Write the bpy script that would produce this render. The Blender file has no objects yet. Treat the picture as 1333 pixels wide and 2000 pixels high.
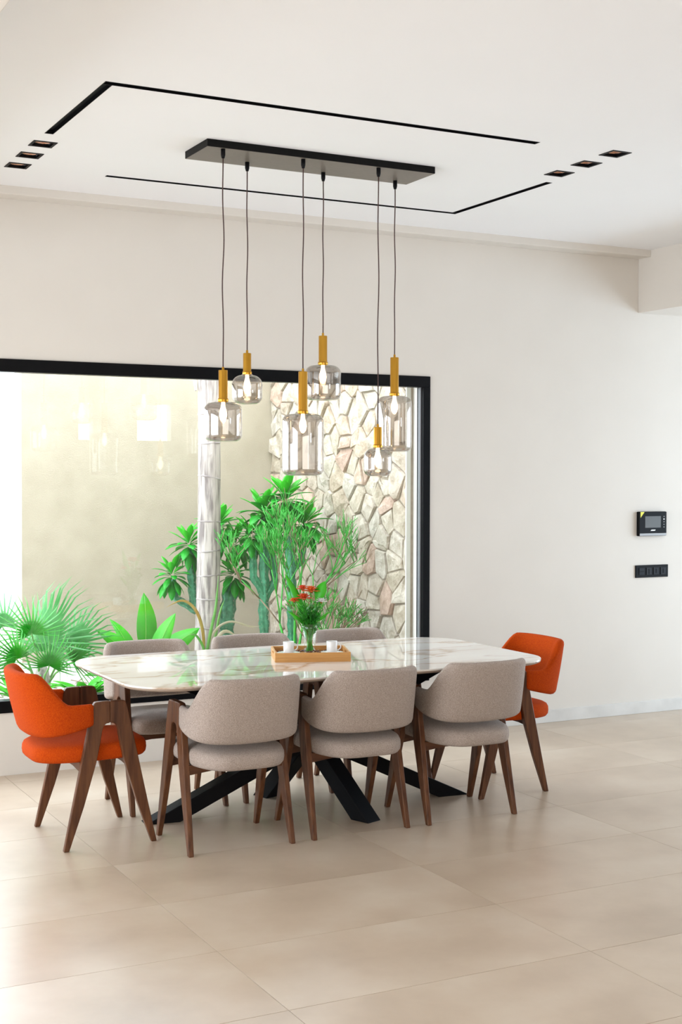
import bpy, math, random
from mathutils import Vector, Matrix

# ------------------------------------------------------------------ camera, world, lights, exposure
scn = bpy.context.scene
col = scn.collection
H_CAM, YAW, PITCH, ROLL, F_PX = 1.70, 0.476611, -0.025238, 0.0021646, 2651.96

cam_d = bpy.data.cameras.new('camera')
cam_d.sensor_fit = 'VERTICAL'
cam_d.sensor_height = 36.0
cam_d.lens = F_PX * 36.0 / 2000.0
cam_d.clip_start, cam_d.clip_end = 0.05, 200
cam = bpy.data.objects.new('camera', cam_d)
col.objects.link(cam)
_f = Vector((math.sin(YAW) * math.cos(PITCH), math.cos(YAW) * math.cos(PITCH), math.sin(PITCH)))
_r = Vector((math.cos(YAW), -math.sin(YAW), 0))
_u = _r.cross(_f)
_r2 = _r * math.cos(ROLL) + _u * math.sin(ROLL)
_u2 = -_r * math.sin(ROLL) + _u * math.cos(ROLL)
M = Matrix((_r2, _u2, -_f)).transposed().to_4x4()
M.translation = (0, 0, H_CAM)
cam.matrix_world = M
scn.camera = cam

world = bpy.data.worlds.new('sky')
scn.world = world
world.use_nodes = True
bg = world.node_tree.nodes['Background']
bg.inputs['Color'].default_value = (0.80, 0.90, 1.0, 1)      # even, hazy bright sky
bg.inputs['Strength'].default_value = 8.5


def area(name, loc, rot, sx, sy, power, color):
    d = bpy.data.lights.new(name, 'AREA')
    d.shape = 'RECTANGLE'
    d.size, d.size_y, d.energy, d.color = sx, sy, power, color
    o = bpy.data.objects.new(name, d)
    o.location, o.rotation_euler = loc, rot
    col.objects.link(o)
    return o


# fill lights added out of view, set before invented openings closed by opaque panels
area('fill_light_front', (0.9, -3.95, 1.35), (math.radians(90), 0, 0), 6.5, 2.5, 145, (1.0, 0.93, 0.84))
area('fill_light_left', (-3.45, 4.3, 1.35), (math.radians(90), 0, math.radians(-90)), 5.6, 2.5, 310, (0.82, 0.91, 1.0))
area('fill_light_right', (9.55, 5.4, 1.35), (math.radians(90), 0, math.radians(90)), 3.8, 2.5, 210, (0.64, 0.82, 1.0))

vs = scn.view_settings
vs.view_transform = 'Standard'
vs.look = 'None'
vs.gamma = 1.0
vs.use_curve_mapping = False
vs.exposure = 0.0
scn.cycles.max_bounces = 9
scn.cycles.use_adaptive_sampling = True
scn.cycles.adaptive_threshold = 0.05
scn.cycles.transparent_max_bounces = 18
scn.cycles.use_denoising = True
scn.cycles.sample_clamp_indirect = 6.0

rnd = random.Random(7)
PI = math.pi


# ------------------------------------------------------------------ materials
def new_mat(name):
    m = bpy.data.materials.new(name)
    m.use_nodes = True
    nt = m.node_tree
    return m, nt, nt.nodes['Principled BSDF'], nt.nodes['Material Output']


def ramp_node(nt, stops):
    r = nt.nodes.new('ShaderNodeValToRGB')
    e = r.color_ramp.elements
    while len(e) < len(stops):
        e.new(0.5)
    for el, (p, c) in zip(e, stops):
        el.position, el.color = p, (*c, 1)
    return r


def coords(nt, scale=(1, 1, 1), kind='Object'):
    tc = nt.nodes.new('ShaderNodeTexCoord')
    mp = nt.nodes.new('ShaderNodeMapping')
    mp.inputs['Scale'].default_value = scale
    nt.links.new(tc.outputs[kind], mp.inputs['Vector'])
    return mp.outputs['Vector']


def world_pos(nt):
    return nt.nodes.new('ShaderNodeNewGeometry').outputs['Position']


def simple(name, c1, c2=None, scale=6.0, rough=0.6, bump=0.0, bscale=None, metal=0.0, stretch=(1, 1, 1), detail=4.0,
           spec=0.5, sheen=0.0, coat=0.0, lo=0.3, hi=0.7, rand=0.0, use_world=False):
    m, nt, b, out = new_mat(name)
    vec = coords(nt, stretch)
    if use_world:
        vec = world_pos(nt)
    b.inputs['Roughness'].default_value = rough
    b.inputs['Metallic'].default_value = metal
    b.inputs['Specular IOR Level'].default_value = spec
    b.inputs['Sheen Weight'].default_value = sheen
    b.inputs['Coat Weight'].default_value = coat
    n = nt.nodes.new('ShaderNodeTexNoise')
    n.inputs['Scale'].default_value = scale
    n.inputs['Detail'].default_value = detail
    nt.links.new(vec, n.inputs['Vector'])
    r = ramp_node(nt, [(lo, c1), (hi, c2 or c1)])
    nt.links.new(n.outputs['Fac'], r.inputs['Fac'])
    colr = r.outputs['Color']
    if rand > 0:
        oi = nt.nodes.new('ShaderNodeObjectInfo')
        hv = nt.nodes.new('ShaderNodeHueSaturation')
        mr = nt.nodes.new('ShaderNodeMapRange')
        mr.inputs['To Min'].default_value = 1 - rand
        mr.inputs['To Max'].default_value = 1 + rand
        nt.links.new(oi.outputs['Random'], mr.inputs['Value'])
        nt.links.new(mr.outputs['Result'], hv.inputs['Value'])
        nt.links.new(colr, hv.inputs['Color'])
        colr = hv.outputs['Color']
    nt.links.new(colr, b.inputs['Base Color'])
    if bump > 0:
        n2 = nt.nodes.new('ShaderNodeTexNoise')
        n2.inputs['Scale'].default_value = bscale or scale
        n2.inputs['Detail'].default_value = 3
        nt.links.new(vec, n2.inputs['Vector'])
        bp = nt.nodes.new('ShaderNodeBump')
        bp.inputs['Strength'].default_value = bump
        bp.inputs['Distance'].default_value = 0.01
        nt.links.new(n2.outputs['Fac'], bp.inputs['Height'])
        nt.links.new(bp.outputs['Normal'], b.inputs['Normal'])
    return m


def thin_glass(name, tint, gloss_col=(1, 1, 1), rough=0.0, ior=1.5, boost=1.0):
    m, nt, b, out = new_mat(name)
    nt.nodes.remove(b)
    t = nt.nodes.new('ShaderNodeBsdfTransparent')
    t.inputs['Color'].default_value = (*tint, 1)
    g = nt.nodes.new('ShaderNodeBsdfGlossy')
    g.inputs['Color'].default_value = (*gloss_col, 1)
    g.inputs['Roughness'].default_value = rough
    # Schlick reflectance, the same from both sides of the sheet
    lw_ = nt.nodes.new('ShaderNodeLayerWeight')
    lw_.inputs['Blend'].default_value = 0.5
    pw = nt.nodes.new('ShaderNodeMath')
    pw.operation = 'POWER'
    pw.inputs[1].default_value = 5.0
    nt.links.new(lw_.outputs['Facing'], pw.inputs[0])
    f0 = ((ior - 1) / (ior + 1)) ** 2 * boost
    mul = nt.nodes.new('ShaderNodeMath')
    mul.operation = 'MULTIPLY_ADD'
    mul.use_clamp = True
    mul.inputs[1].default_value = 1 - f0
    mul.inputs[2].default_value = f0
    nt.links.new(pw.outputs[0], mul.inputs[0])
    mx = nt.nodes.new('ShaderNodeMixShader')
    nt.links.new(mul.outputs[0], mx.inputs['Fac'])
    nt.links.new(t.outputs[0], mx.inputs[1])
    nt.links.new(g.outputs[0], mx.inputs[2])
    nt.links.new(mx.outputs[0], out.inputs['Surface'])
    return m


def glow(name, c, strength):
    m, nt, b, out = new_mat(name)
    b.inputs['Base Color'].default_value = (*c, 1)
    b.inputs['Emission Color'].default_value = (*c, 1)
    b.inputs['Emission Strength'].default_value = strength
    return m


def leaf_mat(name, c1, c2, scale=8, rough=0.4, trans=0.35):
    m, nt, b, out = new_mat(name)
    n = nt.nodes.new('ShaderNodeTexNoise')
    n.inputs['Scale'].default_value = scale
    nt.links.new(coords(nt), n.inputs['Vector'])
    r = ramp_node(nt, [(0.3, c1), (0.7, c2)])
    nt.links.new(n.outputs['Fac'], r.inputs['Fac'])
    nt.links.new(r.outputs['Color'], b.inputs['Base Color'])
    b.inputs['Roughness'].default_value = rough
    tr = nt.nodes.new('ShaderNodeBsdfTranslucent')
    nt.links.new(r.outputs['Color'], tr.inputs['Color'])
    mx = nt.nodes.new('ShaderNodeMixShader')
    mx.inputs['Fac'].default_value = trans
    nt.links.new(b.outputs[0], mx.inputs[1])
    nt.links.new(tr.outputs[0], mx.inputs[2])
    nt.links.new(mx.outputs[0], out.inputs['Surface'])
    return m


def marble_mat():
    m, nt, b, out = new_mat('marble')
    vec = coords(nt, (0.55, 1.5, 1.0))
    nz = nt.nodes.new('ShaderNodeTexNoise')
    nz.inputs['Scale'].default_value = 1.7
    nz.inputs['Detail'].default_value = 6
    nt.links.new(vec, nz.inputs['Vector'])
    add = nt.nodes.new('ShaderNodeVectorMath')
    add.operation = 'MULTIPLY_ADD'
    add.inputs[1].default_value = (0.9, 0.9, 0.9)
    nt.links.new(nz.outputs['Color'], add.inputs[0])
    nt.links.new(vec, add.inputs[2])
    wv = nt.nodes.new('ShaderNodeTexNoise')
    wv.inputs['Scale'].default_value = 2.0
    wv.inputs['Detail'].default_value = 3
    nt.links.new(add.outputs[0], wv.inputs['Vector'])
    vein = ramp_node(nt, [(0.468, (0, 0, 0)), (0.497, (1, 1, 1)), (0.505, (0.6, 0.6, 0.6)), (0.535, (0, 0, 0))])
    nt.links.new(wv.outputs['Fac'], vein.inputs['Fac'])
    cloud = ramp_node(nt, [(0.35, (0.80, 0.77, 0.73)), (0.65, (0.70, 0.645, 0.585))])
    nt.links.new(nz.outputs['Fac'], cloud.inputs['Fac'])
    mx = nt.nodes.new('ShaderNodeMixRGB')
    mx.inputs['Color2'].default_value = (0.46, 0.34, 0.24, 1)
    nt.links.new(vein.outputs['Color'], mx.inputs['Fac'])
    nt.links.new(cloud.outputs['Color'], mx.inputs['Color1'])
    nt.links.new(mx.outputs['Color'], b.inputs['Base Color'])
    b.inputs['Roughness'].default_value = 0.008
    b.inputs['IOR'].default_value = 1.6
    return m


def tile_mat():
    m, nt, b, out = new_mat('porcelain_tile')
    pos = world_pos(nt)
    oi = nt.nodes.new('ShaderNodeObjectInfo')
    sh = nt.nodes.new('ShaderNodeVectorMath')
    sh.operation = 'MULTIPLY_ADD'
    sh.inputs[1].default_value = (0, 0, 7)
    comb = nt.nodes.new('ShaderNodeCombineXYZ')
    nt.links.new(oi.outputs['Random'], comb.inputs['Z'])
    nt.links.new(comb.outputs[0], sh.inputs[0])
    nt.links.new(pos, sh.inputs[2])
    n1 = nt.nodes.new('ShaderNodeTexNoise')
    n1.inputs['Scale'].default_value = 1.9
    n1.inputs['Detail'].default_value = 5
    n1.inputs['Roughness'].default_value = 0.55
    nt.links.new(sh.outputs[0], n1.inputs['Vector'])
    r = ramp_node(nt, [(0.2, (0.41, 0.308, 0.218)), (0.5, (0.545, 0.43, 0.322)), (0.8, (0.65, 0.55, 0.44))])
    nt.links.new(n1.outputs['Fac'], r.inputs['Fac'])
    nt.links.new(r.outputs['Color'], b.inputs['Base Color'])
    r2 = ramp_node(nt, [(0.2, (0.285,) * 3), (0.8, (0.33,) * 3)])
    nt.links.new(n1.outputs['Fac'], r2.inputs['Fac'])
    nt.links.new(r2.outputs['Color'], b.inputs['Roughness'])
    b.inputs['IOR'].default_value = 1.62
    return m


def stone_mat():
    m, nt, b, out = new_mat('limestone')
    oi = nt.nodes.new('ShaderNodeObjectInfo')
    base = ramp_node(nt, [(0.0, (0.45, 0.385, 0.295)), (0.35, (0.54, 0.48, 0.40)), (0.62, (0.52, 0.475, 0.41)), (0.82, (0.52, 0.42, 0.325)), (1.0, (0.48, 0.33, 0.27))])
    nt.links.new(oi.outputs['Random'], base.inputs['Fac'])
    pos = world_pos(nt)
    n = nt.nodes.new('ShaderNodeTexNoise')
    n.inputs['Scale'].default_value = 13
    n.inputs['Detail'].default_value = 9
    n.inputs['Roughness'].default_value = 0.65
    nt.links.new(pos, n.inputs['Vector'])
    blot = ramp_node(nt, [(0.35, (0.72, 0.66, 0.58)), (0.62, (1.12, 1.1, 1.08))])
    nt.links.new(n.outputs['Fac'], blot.inputs['Fac'])
    mul = nt.nodes.new('ShaderNodeMixRGB')
    mul.blend_type = 'MULTIPLY'
    mul.inputs['Fac'].default_value = 1
    nt.links.new(base.outputs['Color'], mul.inputs['Color1'])
    nt.links.new(blot.outputs['Color'], mul.inputs['Color2'])
    nt.links.new(mul.outputs['Color'], b.inputs['Base Color'])
    b.inputs['Roughness'].default_value = 0.85
    bp = nt.nodes.new('ShaderNodeBump')
    bp.inputs['Strength'].default_value = 0.9
    bp.inputs['Distance'].default_value = 0.03
    nt.links.new(n.outputs['Fac'], bp.inputs['Height'])
    nt.links.new(bp.outputs['Normal'], b.inputs['Normal'])
    return m


def wood_mat(name, c1, c2, grain=(14, 14, 1.4), rough=0.42):
    return simple(name, c1, c2, scale=3.0, rough=rough, stretch=grain, detail=6, bump=0.08, bscale=6, spec=0.3)


MT = dict(
    wall=simple('wall_paint', (0.69, 0.642, 0.585), (0.71, 0.662, 0.605), scale=3, rough=0.75),
    ceiling=simple('ceiling_paint', (0.865, 0.855, 0.86), (0.875, 0.865, 0.87), scale=2, rough=0.85),
    skirting=simple('stone_skirting', (0.62, 0.60, 0.57), (0.70, 0.68, 0.65), scale=7, rough=0.4),
    grout=simple('grout', (0.16, 0.13, 0.10), rough=0.95, spec=0.1),
    tile=tile_mat(),
    black=simple('black_aluminium', (0.0022, 0.0022, 0.003), (0.003, 0.003, 0.004), rough=0.5, spec=0.12),
    gasket=simple('grey_gasket', (0.16, 0.16, 0.17), rough=0.5),
    black_steel=simple('black_powder_coat', (0.0022, 0.0022, 0.003), (0.003, 0.003, 0.004), rough=0.55, spec=0.12),
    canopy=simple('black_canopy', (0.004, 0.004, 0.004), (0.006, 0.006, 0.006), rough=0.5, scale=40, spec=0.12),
    plate=simple('lit_underside_tone', (0.135, 0.115, 0.095), (0.155, 0.13, 0.108), rough=0.4, scale=40),  # lighter canopy underside: light bounced up from below, put into the colour
    plastic=simple('black_plastic', (0.006, 0.006, 0.007), rough=0.5, spec=0.1),
    plastic_soft=simple('dark_grey_plastic', (0.016, 0.017, 0.021), rough=0.5, spec=0.15),
    silver=simple('silver_plastic', (0.32, 0.32, 0.33), rough=0.35),
    screen=simple('grey_screen', (0.11, 0.115, 0.115), (0.13, 0.135, 0.135), rough=0.4, spec=0.2),
    yellow=simple('yellow_sticker', (0.75, 0.70, 0.05), rough=0.5),
    white_print=simple('white_print', (0.8, 0.8, 0.8), rough=0.5),
    marble=marble_mat(),
    edge=simple('taupe_edge_shade', (0.30, 0.225, 0.175), (0.36, 0.28, 0.22), scale=9, rough=0.5),  # brown tone puts the shade of the tabletop's edge face into its colour
    walnut=wood_mat('walnut', (0.055, 0.018, 0.007), (0.150, 0.058, 0.022)),
    walnut_x=wood_mat('walnut_rail', (0.055, 0.018, 0.007), (0.135, 0.052, 0.02), grain=(14, 1.4, 14)),
    bamboo=wood_mat('bamboo', (0.50, 0.235, 0.065), (0.60, 0.31, 0.10), grain=(2, 20, 30), rough=0.4),
    grey_fabric=simple('taupe_wool', (0.25, 0.198, 0.168), (0.50, 0.412, 0.36), scale=330, rough=0.95, bump=0.35, bscale=330, sheen=0.08, spec=0.2, detail=2),
    orange_fabric=simple('orange_wool', (0.36, 0.034, 0.002), (0.52, 0.070, 0.003), scale=260, rough=0.95, bump=0.3, bscale=330, spec=0.12, detail=2),
    brass=simple('brushed_brass', (0.50, 0.255, 0.03), (0.64, 0.35, 0.055), scale=20, rough=0.3, metal=1.0, stretch=(1, 1, 0.1)),
    cord=simple('brown_cord', (0.045, 0.018, 0.016), (0.07, 0.03, 0.025), scale=60, rough=0.7),
    smoke=thin_glass('smoked_glass', (0.79, 0.765, 0.74), boost=3.4),
    pane=thin_glass('window_glass', (0.985, 0.995, 0.99)),
    vase=thin_glass('clear_glass', (0.96, 0.98, 0.965)),
    bulb=glow('warm_bulb', (1.0, 0.74, 0.46), 14.0),
    lamp=glow('downlight_lamp', (1.0, 0.62, 0.40), 1.6),
    copper=simple('copper_reflector', (0.62, 0.36, 0.26), rough=0.25, metal=1.0),
    porcelain=simple('white_porcelain', (0.82, 0.82, 0.82), rough=0.15),
    plaster=simple('beige_render', (0.375, 0.32, 0.235), (0.43, 0.37, 0.28), scale=5, rough=0.9, bump=0.25, bscale=120, use_world=True, detail=7),
    reveal=simple('pale_render', (0.74, 0.73, 0.66), rough=0.85),
    whitewall=simple('white_render', (0.88, 0.88, 0.87), (0.90, 0.90, 0.89), rough=0.9, bump=0.1, bscale=60),
    mortar=simple('mortar', (0.34, 0.28, 0.21), (0.42, 0.35, 0.27), scale=30, rough=0.95, use_world=True),
    stone=stone_mat(),
    soil=simple('pale_soil', (0.30, 0.25, 0.21), (0.62, 0.57, 0.52), scale=22, rough=0.95, bump=0.6, bscale=40, detail=8, use_world=True),
    bark=simple('palm_bark', (0.20, 0.165, 0.155), (0.50, 0.435, 0.395), scale=4, rough=0.9, stretch=(9, 9, 1.1), bump=0.5, bscale=7, detail=8, lo=0.36, hi=0.56),
    ring=simple('palm_ring_scar', (0.255, 0.212, 0.204), (0.459, 0.408, 0.391), scale=12, rough=0.95),
    fan=leaf_mat('fan_palm_leaf', (0.028, 0.368, 0.028), (0.080, 0.496, 0.048)),
    fan2=leaf_mat('fan_palm_leaf_pale', (0.080, 0.416, 0.112), (0.224, 0.544, 0.240)),
    petiole=leaf_mat('palm_stalk', (0.128, 0.400, 0.072), (0.192, 0.464, 0.096), trans=0.1),
    broad=leaf_mat('broad_leaf', (0.036, 0.440, 0.012), (0.096, 0.592, 0.024), scale=5),
    rib=leaf_mat('leaf_rib', (0.240, 0.600, 0.080), (0.288, 0.640, 0.112), trans=0.2),
    euph=leaf_mat('euphorbia_leaf', (0.008, 0.30, 0.015), (0.025, 0.50, 0.03), scale=10),
    euph2=leaf_mat('euphorbia_young_leaf', (0.046, 0.534, 0.028), (0.092, 0.644, 0.037), scale=10),
    cactus=simple('cactus_skin', (0.03, 0.19, 0.09), (0.09, 0.36, 0.20), scale=30, rough=0.6, bump=0.4, bscale=60),
    spine=simple('cactus_spine', (0.42, 0.44, 0.34), rough=0.7),
    twig=simple('pencil_twig', (0.015, 0.30, 0.018), (0.05, 0.46, 0.035), scale=14, rough=0.5),
    twig_dry=simple('dry_twig', (0.20, 0.13, 0.08), (0.34, 0.24, 0.15), scale=14, rough=0.8),
    dryleaf=leaf_mat('dry_yellow_leaf', (0.496, 0.288, 0.040), (0.592, 0.480, 0.160), scale=9),
    paleleaf=leaf_mat('pale_dry_leaf', (0.576, 0.512, 0.320), (0.640, 0.600, 0.464), scale=9),
    stem=leaf_mat('flower_stem', (0.02, 0.22, 0.015), (0.06, 0.42, 0.03), trans=0.15),
    petal=leaf_mat('orange_petal', (0.75, 0.10, 0.01), (0.88, 0.22, 0.03), scale=30, trans=0.3),
    petal_red=leaf_mat('red_orange_petal', (0.66, 0.05, 0.01), (0.82, 0.12, 0.02), scale=30, trans=0.3),
    white_petal=leaf_mat('white_petal', (0.82, 0.78, 0.76), (0.88, 0.84, 0.82), scale=20, trans=0.25),
    pollen=simple('flower_centre', (0.20, 0.06, 0.01), (0.35, 0.14, 0.02), scale=90, rough=0.9),
    beans=simple('brown_beans', (0.06, 0.02, 0.01), (0.16, 0.06, 0.03), scale=50, rough=0.45),
)


# ------------------------------------------------------------------ mesh helpers
class MB:
    def __init__(s):
        s.v, s.f = [], []

    def add(s, vs_, fs):
        o = len(s.v)
        s.v += [tuple(p) for p in vs_]
        s.f += [tuple(i + o for i in f) for f in fs]
        return s

    def box(s, x0, x1, y0, y1, z0, z1):
        return s.add([(x0, y0, z0), (x1, y0, z0), (x1, y1, z0), (x0, y1, z0), (x0, y0, z1), (x1, y0, z1), (x1, y1, z1), (x0, y1, z1)],
                     [(3, 2, 1, 0), (4, 5, 6, 7), (0, 1, 5, 4), (1, 2, 6, 5), (2, 3, 7, 6), (3, 0, 4, 7)])

    def loops(s, L, cap0=True, cap1=True, closed=False):
        n, k = len(L[0]), len(L)
        vs_ = [p for lp in L for p in lp]
        fs = []
        for i in range(k if closed else k - 1):
            a, b = i * n, ((i + 1) % k) * n
            for j in range(n):
                j2 = (j + 1) % n
                fs.append((a + j, a + j2, b + j2, b + j))
        if not closed:
            if cap0:
                fs.append(tuple(reversed(range(n))))
            if cap1:
                fs.append(tuple((k - 1) * n + j for j in range(n)))
        return s.add(vs_, fs)

    def lathe(s, prof, n=24, c=(0, 0, 0), cap0=True, cap1=True, closed=False):
        L = [[(c[0] + r * math.cos(2 * PI * j / n), c[1] + r * math.sin(2 * PI * j / n), c[2] + z) for j in range(n)] for r, z in prof]
        return s.loops(L, cap0, cap1, closed)

    def tube(s, pts, rad, n=8):
        pts = [Vector(p) for p in pts]
        L = []
        up = Vector((0.31, 0.17, 0.93)).normalized()
        for i, p in enumerate(pts):
            d = (pts[min(i + 1, len(pts) - 1)] - pts[max(i - 1, 0)]).normalized()
            if abs(d.dot(up)) > 0.98:
                up = Vector((1, 0, 0))
            a = d.cross(up).normalized()
            b = d.cross(a)
            up = (up - d * up.dot(d)).normalized() if abs(up.dot(d)) < 0.999 else up
            r = rad[i] if isinstance(rad, (list, tuple)) else rad
            L.append([p + (a * math.cos(2 * PI * j / n) + b * math.sin(2 * PI * j / n)) * r for j in range(n)])
        return s.loops(L)

    def mesh(s, name, mat, smooth=False):
        me = bpy.data.meshes.new(name)
        me.from_pydata(s.v, [], s.f)
        me.materials.append(mat)
        if smooth:
            for p in me.polygons:
                p.use_smooth = True
        me.update()
        return me

    def build(s, name, mat, parent=None, smooth=False, bevel=0.0, seg=2):
        return link(name, s.mesh(name, mat, smooth), parent, bevel, seg)


def link(name, me, parent=None, bevel=0.0, seg=2):
    o = bpy.data.objects.new(name, me)
    col.objects.link(o)
    if parent:
        o.parent = parent
    if bevel > 0:
        b = o.modifiers.new('bevel', 'BEVEL')
        b.width, b.segments, b.limit_method, b.angle_limit = bevel, seg, 'ANGLE', math.radians(40)
    return o


def fix_normals(o):
    import bmesh
    bm = bmesh.new()
    bm.from_mesh(o.data)
    bmesh.ops.recalc_face_normals(bm, faces=bm.faces)
    bm.to_mesh(o.data)
    bm.free()
    return o


def tag(o, label, cat, group=None, kind=None):
    o['label'], o['category'] = label, cat
    if group:
        o['group'] = group
    if kind:
        o['kind'] = kind
    return o


def empty(name, loc, label, cat, group=None, rz=0.0, kind=None):
    o = bpy.data.objects.new(name, None)
    o.empty_display_size = 0.1
    o.location, o.rotation_euler = loc, (0, 0, rz)
    col.objects.link(o)
    return tag(o, label, cat, group, kind)


def copy_tree(o, parent=None):
    c = o.copy()
    col.objects.link(c)
    c.parent = parent
    for ch in o.children:
        copy_tree(ch, c)
    return c


def smooth01(t):
    t = max(0.0, min(1.0, t))
    return t * t * (3 - 2 * t)


# ------------------------------------------------------------------ room shell
WY, WT = 7.71, 0.21          # window wall: inner face, thickness
HC = 3.316                   # ceiling
SOF = 2.885                  # soffit underside
XB = 6.378                   # face of the right soffit
WX0, WX1, WZ0, WZ1 = -1.2, 4.637, 0.358, 2.368    # window opening
RX0, RX1, RY0 = -3.5, 9.6, -4.0

# floor slab with porcelain tiles laid in a straight grid
fl = MB().box(RX0, RX1, RY0, WY, -0.12, -0.012).build('floor', MT['grout'])
tag(fl, 'beige stone-look porcelain tile floor with fine joints', 'floor', kind='structure')
TPX, TPY, TX0, TY0 = 1.197, 0.604, 1.824, 4.493
J = 0.0020
tile_cache = {}
ix0, ix1 = math.floor((RX0 - TX0) / TPX), math.ceil((RX1 - TX0) / TPX)
iy0, iy1 = math.floor((RY0 - TY0) / TPY), math.ceil((WY - TY0) / TPY)
for i in range(ix0, ix1):
    for j in range(iy0, iy1):
        x0, x1 = max(RX0, TX0 + i * TPX), min(RX1, TX0 + (i + 1) * TPX)
        y0, y1 = max(RY0, TY0 + j * TPY), min(WY, TY0 + (j + 1) * TPY)
        w, d = round(x1 - x0, 4), round(y1 - y0, 4)
        if w < 0.02 or d < 0.02:
            continue
        if (w, d) not in tile_cache:
            hx, hy, c = w / 2 - J / 2, d / 2 - J / 2, 0.0002
            L = [[(sx * a, sy * b_, z) for sx, sy in ((-1, -1), (1, -1), (1, 1), (-1, 1))]
                 for a, b_, z in ((hx, hy, -0.0115), (hx, hy, -c), (hx - c, hy - c, 0.0))]
            tile_cache[(w, d)] = MB().loops(L).mesh('tile', MT['tile'])
        t = link('tile', tile_cache[(w, d)], fl)
        t.location = ((x0 + x1) / 2, (y0 + y1) / 2, 0)

# window wall
w = MB()
w.box(RX0, WX0, WY, WY + WT, -0.12, 3.5)
w.box(WX1, RX1, WY, WY + WT, -0.12, 3.5)
w.box(WX0, WX1, WY, WY + WT, -0.12, WZ0)
w.box(WX0, WX1, WY, WY + WT, WZ1, 3.5)
tag(w.build('wall_back', MT['wall']), 'warm white plaster wall around the large black-framed window', 'wall', kind='structure')
rw = MB().box(RX1, RX1 + 0.2, RY0, 3.4, -0.12, 3.5).box(RX1, RX1 + 0.2, 3.4, 7.4, 2.65, 3.5).box(RX1, RX1 + 0.2, 7.4, WY, -0.12, 3.5)
tag(rw.build('wall_right', MT['wall']), 'warm white plaster wall with an invented opening for a fill light at the far right end', 'wall', kind='structure')
# walls behind the camera with wide openings invented for the fill lights (left and front)
lw = MB()
lw.box(RX0 - 0.2, RX0, RY0, 1.4, -0.12, 3.5).box(RX0 - 0.2, RX0, 7.2, WY + WT, -0.12, 3.5).box(RX0 - 0.2, RX0, 1.4, 7.2, 2.65, 3.5)
tag(lw.build('wall_left', MT['wall']), 'plaster wall with a wide invented opening for a fill light left of the viewer', 'wall', kind='structure')
fw = MB()
fw.box(RX0 - 0.2, -2.4, RY0 - 0.2, RY0, -0.12, 3.5).box(-2.4, 4.2, RY0 - 0.2, RY0, 2.65, 3.5)
# two small high windows to the right of the wide invented opening
fw.box(4.2, 5.72, RY0 - 0.2, RY0, -0.12, 3.5).box(5.94, 6.62, RY0 - 0.2, RY0, -0.12, 3.5).box(7.16, RX1 + 0.2, RY0 - 0.2, RY0, -0.12, 3.5)
for xa, xb in ((5.72, 5.94), (6.62, 7.16)):
    fw.box(xa, xb, RY0 - 0.2, RY0, -0.12, 2.25).box(xa, xb, RY0 - 0.2, RY0, 2.80, 3.5)
tag(fw.build('wall_front', MT['wall']), 'plaster wall with a wide invented opening for a fill light behind the viewer', 'wall', kind='structure')

# opaque panels added to keep sky light out of those three openings
for nm, bx_, lab in (('light_blocker_left', (RX0 - 0.12, RX0 - 0.10, 1.4, 7.2, 0, 2.65), 'pale unseen panel added to block sky light in the wide left opening'),
                     ('light_blocker_front', (-2.4, 4.2, RY0 - 0.12, RY0 - 0.10, 0, 2.65), 'pale unseen panel added to block sky light in the wide opening behind the viewer'),
                     ('light_blocker_right', (RX1 + 0.10, RX1 + 0.12, 3.4, 7.4, 0, 2.65), 'pale unseen panel added to block sky light in the invented opening at far right')):
    tag(MB().box(*bx_).build(nm, MT['whitewall']), lab, 'light blocker', kind='structure')

# ceiling with slots for the recessed tracks and square holes for the downlights
DL = 0.108
downs = [(1.752, 6.558), (1.754, 6.815), (1.757, 7.068), (4.332, 5.421), (4.341, 5.664), (4.350, 5.908)]
tracks = [[(1.704, 1.746, 5.448, 6.350), (1.704, 3.866, 5.404, 5.448)],
          [(2.236, 4.452, 7.072, 7.108), (4.412, 4.452, 6.110, 7.072)]]
holes = [h for t in tracks for h in t]
holes += [(x - DL / 2, x + DL / 2, y - DL / 2, y + DL / 2) for x, y in downs]
CE_Y = 7.575                                   # ceiling stops short of the wall at the cornice
CX0 = 0.83                                     # left soffit edge
xs = sorted({CX0, XB, *[h[0] for h in holes], *[h[1] for h in holes]})
ys = sorted({RY0, CE_Y, *[h[2] for h in holes], *[h[3] for h in holes]})
nx, ny = len(xs), len(ys)
solid = [[not any(h[0] - 1e-6 < (xs[i] + xs[i + 1]) / 2 < h[1] and h[2] < (ys[j] + ys[j + 1]) / 2 < h[3] for h in holes)
          for j in range(ny - 1)] for i in range(nx - 1)]
cv = [(x, y, HC) for x in xs for y in ys] + [(x, y, HC + 0.16) for x in xs for y in ys]
cf = []
N2 = nx * ny
for i in range(nx - 1):
    for j in range(ny - 1):
        if not solid[i][j]:
            continue
        a, b_, c, d = i * ny + j, (i + 1) * ny + j, (i + 1) * ny + j + 1, i * ny + j + 1
        cf.append((d, c, b_, a))
        cf.append((a + N2, b_ + N2, c + N2, d + N2))
        for (p, q, ni, nj) in ((a, b_, i, j - 1), (b_, c, i + 1, j), (c, d, i, j + 1), (d, a, i - 1, j)):
            if not (0 <= ni < nx - 1 and 0 <= nj < ny - 1 and solid[ni][nj]):
                cf.append((p, q, q + N2, p + N2))
cm = MB()
cm.add(cv, cf)
tag(cm.build('ceiling', MT['ceiling']), 'flat white plasterboard ceiling with slots for lights', 'ceiling', kind='structure')
tag(MB().box(CX0, XB, CE_Y, WY, HC - 0.047, HC + 0.16).build('trim_1', MT['wall'], bevel=0.004), 'slim plaster cornice where ceiling meets the window wall', 'cornice', kind='structure')
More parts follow.
